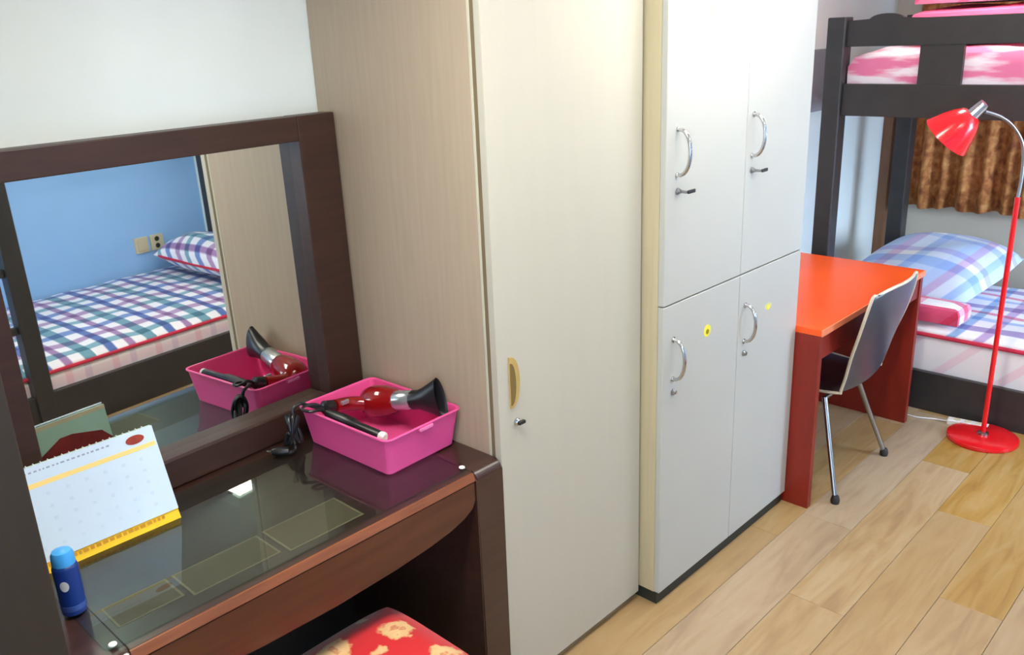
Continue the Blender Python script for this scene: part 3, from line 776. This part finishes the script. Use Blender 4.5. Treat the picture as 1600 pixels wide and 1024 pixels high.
# ---------------------------------------------------------------- stool under the table
t = thing('stool', 'square stool with red floral damask cushion under the dressing table', 'stool', (0.895, 1.345, 0))
bm = soft_block(-0.205, 0.205, -0.205, 0.205, 0.385, 0.462, 0.022, 0.035, 20, 0.001, puff=0.006)
for v in bm.verts:                                    # rounded corners
    a, b = v.co.x / 0.205, v.co.y / 0.205
    v.co.x *= 1 - 0.085 * abs(b) ** 4 * abs(a) ** 4; v.co.y *= 1 - 0.085 * abs(a) ** 4 * abs(b) ** 4
obj('cushion', bm, 'damask', t, True)
bm = bmesh.new()
for (a, b, c, d_) in ((-0.185, 0.185, -0.185, -0.163), (-0.185, 0.185, 0.163, 0.185), (-0.185, -0.163, -0.163, 0.163), (0.163, 0.185, -0.163, 0.163)):
    box(bm, a, b, c, d_, 0.32, 0.385, 0.002)
obj('seat_frame', bm, 'dark_wood', t)
for sx in (-1, 1):
    for sy in (-1, 1):
        bm = bmesh.new(); lo = 0.012; hi_ = 0.018
        vs = []
        for z, hw in ((0, lo), (0.33, hi_)):
            cx_, cy_ = sx * 0.166, sy * 0.166
            vs.append([bm.verts.new((cx_ + a * hw, cy_ + b * hw, z)) for a, b in ((-1, -1), (1, -1), (1, 1), (-1, 1))])
        for i in range(4): bm.faces.new((vs[0][i], vs[0][(i + 1) % 4], vs[1][(i + 1) % 4], vs[1][i]))
        bm.faces.new(vs[0][::-1]); bm.faces.new(vs[1])
        obj('leg', bm, 'dark_wood', t)

# ---------------------------------------------------------------- red desk
t = thing('desk', 'orange-red writing desk standing between the white lockers and bunk bed', 'desk', (2.905, 1.255, 0))
dw, dd, dz = 1.03, 0.60, 0.7375
obj('desktop', B(0, dw, 0.006, dd, dz - 0.026, dz, bev=0.002), 'orange_top', t)
obj('edge_band', B(0, dw, 0.0, 0.006, dz - 0.026, dz - 0.001, bev=0.0015), 'orange_edge', t)
obj('side_panel', B(0.0, 0.028, 0.008, dd, 0.0, dz - 0.0265, bev=0.0015), 'red_panel', t)
obj('side_panel', B(dw - 0.028, dw, 0.008, dd, 0.0, dz - 0.0265, bev=0.0015), 'red_panel', t)
obj('apron', B(0.0285, dw - 0.0285, 0.014, 0.032, dz - 0.125, dz - 0.0265, bev=0.0015), 'red_panel', t)
obj('back_panel', B(0.0285, dw - 0.0285, dd - 0.02, dd - 0.002, 0.25, dz - 0.0265), 'red_panel', t)

# ---------------------------------------------------------------- shell chair
t = thing('chair', 'charcoal plastic shell chair with steel legs tucked at the red desk', 'chair', (3.27, 1.2, 0), (0, 0, math.radians(0)))
prof = [(-0.092, 0.862, 0.180, 0.0), (-0.090, 0.845, 0.214, 0.0), (-0.078, 0.775, 0.232, 0.0), (-0.052, 0.68, 0.228, 0.010), (-0.020, 0.58, 0.212, 0.022), (0.000, 0.50, 0.200, 0.030), (0.018, 0.435, 0.196, 0.034),
        (0.060, 0.398, 0.196, 0.034), (0.15, 0.392, 0.200, 0.030), (0.26, 0.402, 0.204, 0.025), (0.35, 0.405, 0.198, 0.02), (0.39, 0.390, 0.170, 0.02)]
NU = 12
bm = bmesh.new(); g = []
for i, (y, z, hw, xo) in enumerate(prof):
    row = []
    back = i < 7
    for k in range(NU + 1):
        s = -1 + 2 * k / NU
        cur = 0.035 * s * s
        row.append(bm.verts.new((s * hw + xo, y + (cur if back else 0.0), z + (0.0 if back else cur * 0.7) - (0.02 * abs(s) ** 3 if i == 0 else 0))))
    g.append(row)
for i in range(len(prof) - 1):
    for k in range(NU): bm.faces.new((g[i][k], g[i][k + 1], g[i + 1][k + 1], g[i + 1][k]))
loop = [g[0][k].co.copy() for k in range(NU + 1)] + [g[i][NU].co.copy() for i in range(1, len(prof))] + [g[-1][k].co.copy() for k in range(NU - 1, -1, -1)] + [g[i][0].co.copy() for i in range(len(prof) - 2, 0, -1)]
sh = obj('seat_shell', bm, 'shell', t, True, subsurf=2)
sd = sh.modifiers.new('solid', 'SOLIDIFY'); sd.thickness = 0.007; sd.offset = 0
bm = tube(bmesh.new(), spline(loop + [loop[0]], 3), 0.006, 8, False)
obj('edge_trim', bm, 'shell_edge', t, True)
for (tx, ty, fx, fy) in ((-0.15, 0.12, -0.255, 0.0), (0.15, 0.12, 0.262, 0.012), (-0.15, 0.28, -0.215, 0.40), (0.15, 0.28, 0.215, 0.40)):
    lg = obj('leg', tube(bmesh.new(), [(tx, ty, 0.385), (fx, fy, 0.014)], [0.0105, 0.0095], 12), 'steel', t, True)
    bm = bmesh.new(); lathe(bm, (fx, fy, 0), (0, 0, 1), [(0, 0.016), (0.014, 0.018), (0.030, 0.014), (0.034, 0.010)], 14)
    obj('rubber_foot', bm, 'rubber', lg, True)
bm = bmesh.new(); tube(bm, [(-0.15, 0.12, 0.382), (0.15, 0.12, 0.382)], 0.009, 10); tube(bm, [(-0.15, 0.28, 0.386), (0.15, 0.28, 0.386)], 0.009, 10)
obj('seat_brace', bm, 'steel', t, True)

# ---------------------------------------------------------------- far bunk bed
BX0, BX1, BYL, BYR = 4.09, 5.14, 1.862, -0.25
P = 0.086
t = thing('bunk_bed', 'dark brown wooden bunk bed against the far curtained wall', 'bed', (0, 0, 0))
for (x, y, z) in ((BX0, BYL - P, 1.815), (BX1 - P, BYL - P, 1.815), (BX0, BYR, 1.815), (BX1 - P, BYR, 1.815)):
    obj('post', B(x, x + P, y, y + P, 0, z, bev=0.006), 'bed', t)
# scalloped guard rail on the room side
top = [(BYR + P, 1.800)]
top += [(1.45, 1.800)]
top += [(1.60 + 0.075 * math.cos(a), 1.800 + 0.024 * math.sin(a)) for a in [k * PI / 10 for k in range(10, -1, -1)]]
top += [(BYL - P, 1.798)]
obj('guard_rail', prism(bmesh.new(), [(BYL - P, 1.685), (BYR + P, 1.685)] + top, 0, BX0 + 0.02, BX0 + 0.048, 0.003), 'bed', t)
for y0, y1 in ((1.262, 1.442), (0.55, 0.72), (-0.164, -0.10)):
    obj('stile', B(BX0 + 0.022, BX0 + 0.046, y0, y1, 1.5205, 1.6845), 'bed', t)
obj('side_rail', B(BX0 + 0.02, BX0 + 0.048, BYR + P, BYL - P, 1.375, 1.520, bev=0.003), 'bed', t)
obj('side_rail', B(BX0 + 0.02, BX0 + 0.048, BYR + P, BYL - P, 0.0, 0.195, bev=0.003), 'bed', t)
obj('rear_rail', B(BX1 - 0.048, BX1 - 0.02, BYR + P, BYL - P, 1.375, 1.520, bev=0.003), 'bed', t)
obj('rear_rail', B(BX1 - 0.048, BX1 - 0.02, BYR + P, BYL - P, 0.05, 0.195, bev=0.003), 'bed', t)
obj('end_rail', B(BX0 + P, BX1 - P, BYL - 0.06, BYL - 0.032, 1.375, 1.520, bev=0.003), 'bed', t)
obj('end_rail', B(BX0 + P, BX1 - P, BYR + 0.03, BYR + 0.058, 1.375, 1.520, bev=0.003), 'bed', t)
obj('end_rail', B(BX0 + P, BX1 - P, BYL - 0.06, BYL - 0.032, 0.05, 0.195, bev=0.003), 'bed', t)
obj('bed_base', B(BX0 + 0.05, BX1 - 0.05, BYR + P, BYL - P, 0.16, 0.19), 'bed', t)
obj('bed_base', B(BX0 + 0.05, BX1 - 0.05, BYR + P, BYL - P, 1.42, 1.455), 'bed', t)

def mattress(name, label, x0, x1, y0, y1, z0, z1, side_m, top_m, crown, pipe_side, tilt=0.0, r=0.03, group=None):
    """mattress in its cover: cover top in plaid, side panel and a crimson piping along the edge"""
    cx_, cy_ = (x0 + x1) / 2, (y0 + y1) / 2
    t = thing(name, label, 'mattress', (cx_, cy_, z0), group=group)
    hx, hy, hz = (x1 - x0) / 2, (y1 - y0) / 2, z1 - z0
    obj('core', soft_block(-hx, hx, -hy, hy, 0, hz * 0.86, 0.0, r, 16, 0.0, 0), side_m, t, True)
    obj('cover', soft_block(-hx + 0.002, hx - 0.002, -hy + 0.002, hy - 0.002, hz * 0.86, hz, crown, 0.012, 30, 0.006, tilt), top_m, t, True)
    e = 0.004
    for zz, rad in ((hz * 0.88, 0.010),):
        pts = [(-hx - e, -hy - e, zz), (hx + e, -hy - e, zz), (hx + e, hy + e, zz), (-hx - e, hy + e, zz), (-hx - e, -hy - e, zz)]
        b2 = bmesh.new()
        for q in range(4): tube(b2, [pts[q], pts[q + 1]], rad, 8)
        obj('piping', b2, 'piping', t, True)
    return t
mattress('mattress', 'lower bunk mattress in pink and blue plaid cover with crimson piping', BX0 + 0.055, BX1 - 0.06, BYR + 0.09, BYL - 0.09, 0.190, 0.395, 'mattress_side', 'plaid_pink', 0.03, None)
pw = obj('pillow', pillow_mesh(0.40, 0.33, 0.15), 'plaid_pillow', None, True)
pw.location = (4.76, 1.48, 0.525); pw.rotation_euler = (math.radians(0), math.radians(-5), math.radians(-4))
tag(pw, 'light blue plaid pillow on the lower far bunk near the lamp', 'pillow')
q_ = obj('folded_blanket', soft_block(4.155, 4.345, 1.16, 1.62, 0.430, 0.505, 0.014, 0.03, 18, 0.006), 'plaid_rose', None, True)
tag(q_, 'rose striped folded blanket in front of the light blue pillow', 'blanket')
ub = obj('upper_mattress', soft_block(BX0 + 0.056, BX1 - 0.06, BYR + 0.09, BYL - 0.095, 1.456, 1.66, 0.03, 0.06, 26, 0.012, puff=0.004), 'upper_bedding', None, True)
tag(ub, 'pink and white bedding seen through upper bunk guard rail slots', 'mattress')
q_ = obj('folded_quilt', soft_block(4.22, 5.0, 0.1, 1.545, 1.704, 1.832, 0.01, 0.05, 22, 0.01), 'quilt_pink', None, True)
tag(q_, 'folded pink quilt piled on the upper bunk', 'blanket')
q_ = obj('folded_quilt', soft_block(4.25, 4.98, 0.12, 1.535, 1.856, 1.97, 0.012, 0.04, 22, 0.01), 'plaid_rose', None, True)
tag(q_, 'rose plaid folded blanket topmost of the upper bunk pile', 'blanket')

# curtain on the far wall
t = thing('curtain', 'brown printed curtain hanging on far wall behind the bunk bed', 'curtain', (XB - 0.07, 1.1, 0))
bm = bmesh.new(); n = 260; top_, bot = [], []
ya, yb_ = -0.6, 0.83
fr = []
for k in range(n + 1):
    f = k / n; y = ya + (yb_ - ya) * f
    d_ = 0.034 * math.sin(y * 62 + 1.3 * math.sin(y * 7)) + 0.014 * math.sin(y * 23 + 1)
    zb_ = 0.715 + 0.008 * math.sin(y * 26)
    fr.append([bm.verts.new((d_ * (0.55 + 0.45 * (1 - j / 6)) - 0.004, y, zb_ + (2.05 - zb_) * j / 6)) for j in range(7)])
for a, b in zip(fr, fr[1:]):
    for j in range(6): bm.faces.new((a[j], b[j], b[j + 1], a[j + 1]))
cl = obj('cloth', bm, 'curtain', t, True)
cl.modifiers.clear(); sd = cl.modifiers.new('solid', 'SOLIDIFY'); sd.thickness = 0.003
bm = tube(bmesh.new(), [(0, ya - 0.05, 2.06), (0, yb_ + 0.05, 2.06)], 0.012, 12)
obj('rod', bm, 'trim', t, True)
bm = bmesh.new()
bm.free()
for y in (ya, yb_): obj('bracket', B(-0.012, 0.07, y - 0.01, y + 0.01, 2.05, 2.075), 'trim', t)

# grey panel on the left wall behind the bed post
t = thing('wall_panel', 'grey panel on the left wall between lockers and bunk post', 'panel', (4.22, YL, 1.355))
obj('board', B(0, 0.50, -0.022, 0, 0, 0.31, bev=0.003), 'grey_panel', t)
obj('ledge', B(-0.005, 0.505, -0.030, -0.0225, 0.0, 0.02, bev=0.002), 'grey_panel', t)

# ---------------------------------------------------------------- floor lamp
LXc, LYc = 3.952, 0.940
t = thing('floor_lamp', 'red floor lamp with disc base and silver gooseneck beside the bunk', 'lamp', (LXc, LYc, 0))
bm = bmesh.new(); lathe(bm, (0, 0, 0), (0, 0, 1), [(0, 0.142), (0.006, 0.146), (0.018, 0.144), (0.024, 0.132), (0.026, 0.05)], 48)
obj('base', bm, 'lamp_red', t, True)
bm = bmesh.new(); lathe(bm, (0, 0, 0.026), (0, 0, 1), [(0, 0.024), (0.008, 0.023), (0.012, 0.014)], 24)
obj('hub', bm, 'steel', t, True)
obj('pole', tube(bmesh.new(), [(0, 0, 0.03), (0, 0, 1.09)], 0.0105, 16), 'lamp_red', t, True)
L = Vector((-0.698, 0.717, 0))                     # direction the arm reaches: over the desk
def lp(off, z): return Vector((L.x * off, L.y * off, z))
gn = spline([lp(0, 1.085), lp(-0.004, 1.16), lp(0.0, 1.24), lp(0.015, 1.31), lp(0.06, 1.375), lp(0.115, 1.415), lp(0.18, 1.438)], 8)
obj('gooseneck', tube(bmesh.new(), gn, 0.0068, 12), 'steel', t, True)
hd = lp(0.205, 1.452); ah = (lp(0.315, 1.310) - lp(0.215, 1.455) + Vector((0.698, 0.717, 0)) * 0.085).normalized()
bm = bmesh.new(); lathe(bm, hd - ah * 0.028, ah, [(0, 0.006), (0.002, 0.019), (0.012, 0.022), (0.055, 0.026), (0.068, 0.030), (0.070, 0.026)], 24)
obj('socket', bm, 'chrome', t, True)
bm = bmesh.new()
rings = []
for d_, r_ in ((0.030, 0.026), (0.038, 0.042), (0.065, 0.062), (0.10, 0.080), (0.135, 0.094), (0.160, 0.104), (0.1605, 0.1015), (0.135, 0.0915), (0.10, 0.0775), (0.065, 0.0595), (0.040, 0.038), (0.036, 0.022)):
    rings.append((d_, r_))
bm = bmesh.new(); ax_ = ah; a0 = ax_.cross(Vector((0, 0, 1))).normalized(); b0 = ax_.cross(a0)
vr = []
for d_, r_ in rings:
    vr.append([bm.verts.new(hd + ax_ * d_ + a0 * (r_ * math.cos(2 * PI * k / 40)) + b0 * (r_ * math.sin(2 * PI * k / 40))) for k in range(40)])
for a_, b_ in zip(vr, vr[1:]):
    for k in range(40): bm.faces.new((a_[k], a_[(k + 1) % 40], b_[(k + 1) % 40], b_[k]))
obj('shade', bm, 'lamp_red', t, True)
bm = bmesh.new(); lathe(bm, hd, ax_, [(0.036, 0.014), (0.06, 0.020), (0.085, 0.030), (0.105, 0.027), (0.118, 0.012)], 20)
obj('bulb', bm, 'white_plastic', t, True)

# power strip with lead
t = thing('power_strip', 'white power strip on the floor behind the red lamp base', 'power strip', (4.045, 1.03, 0), (0, 0, math.radians(-82)))
s_ = obj('housing', B(-0.085, 0.085, -0.022, 0.022, 0, 0.026, bev=0.004), 'white_plastic', t)
for k in (-0.045, 0.0, 0.045):
    bm = bmesh.new(); lathe(bm, (k, 0, 0.0261), (0, 0, 1), [(0, 0.015), (0.0015, 0.0145)], 16); obj('socket', bm, 'paper_cream', t, True)
ld = obj('lead', tube(bmesh.new(), spline([(-0.085, 0, 0.010), (-0.14, 0.004, 0.005), (-0.22, -0.012, 0.004), (-0.32, 0.004, 0.004), (-0.45, 0.0, 0.004)], 6), 0.0035, 8), 'white_plastic', t, True)

# ---------------------------------------------------------------- opposite bed, seen in the mirror
OX0, OX1, OYF, OYB = 0.40, 3.50, -0.485, YR + 0.02
t = thing('bunk_bed', 'dark bunk bed on the opposite wall reflected in the dressing mirror', 'bed', (0, 0, 0))
for (x, y) in ((1.545, OYF - 0.07), (0.95, OYF - 0.07), (3.415, -1.60)):
    obj('post', B(x, x + 0.09, y, y + 0.07, 0, 1.95, bev=0.005), 'bed', t)
obj('side_rail', B(OX0, 3.50, OYF - 0.055, OYF - 0.005 - 0.01, 0.0, 0.225, bev=0.003), 'bed', t)
obj('side_rail', B(OX0, 3.50, OYF - 0.055, OYF - 0.015, 1.60, 1.74, bev=0.003), 'bed', t)
for z in (0.56, 0.85, 1.14):
    obj('ladder_rung', B(1.04, 1.545, OYF - 0.05, OYF - 0.02, z, z + 0.04, bev=0.004), 'bed', t)
obj('bed_base', B(OX0, 3.41, OYB, OYF - 0.056, 0.14, 0.185), 'bed', t)
mattress('mattress', 'blue and white plaid mattress of the bed reflected in the mirror', OX0 + 0.02, 3.41, OYB, OYF - 0.058, 0.186, 0.335, 'mattress_side', 'plaid_blue', 0.035, None, tilt=0.075)
pw2 = obj('pillow', pillow_mesh(0.21, 0.50, 0.13, flat=0.75), 'plaid_blue', None, True)
pw2.location = (3.20, -1.19, 0.535); pw2.rotation_euler = (math.radians(-3), math.radians(-6), 0)
tag(pw2, 'blue plaid pillow on the bed reflected in the mirror', 'pillow')
pp = []
for k in range(41):
    a = 2 * PI * k / 40
    cu, cv = math.cos(a), math.sin(a)
    e_ = 0.28
    pp.append((math.copysign(abs(cu) ** e_, cu) * 0.203, math.copysign(abs(cv) ** e_, cv) * 0.485, 0.0))
obj('piping', tube(bmesh.new(), pp, 0.010, 8, False), 'piping', pw2, True)
for x, lab in ((2.99, 'cream wall socket with blank cover above the reflected bed'), (3.11, 'cream wall socket with two dark outlets above the reflected bed')):
    t = thing('wall_socket', lab, 'socket', (x, YR, 0.60))
    f_ = obj('plate', B(-0.05, 0.05, 0, 0.012, -0.055, 0.055, bev=0.003), 'paper_cream', t)
    if x > 3.0:
        for z in (-0.024, 0.024):
            bm = bmesh.new(); lathe(bm, (0, 0.012, z), (0, 1, 0), [(0, 0.018), (0.0015, 0.0175)], 16); obj('outlet', bm, 'rubber', t, True)
    else:
        obj('blank_cover', B(-0.032, 0.032, 0.012, 0.016, -0.038, 0.038, bev=0.002), 'paper_cream', t)
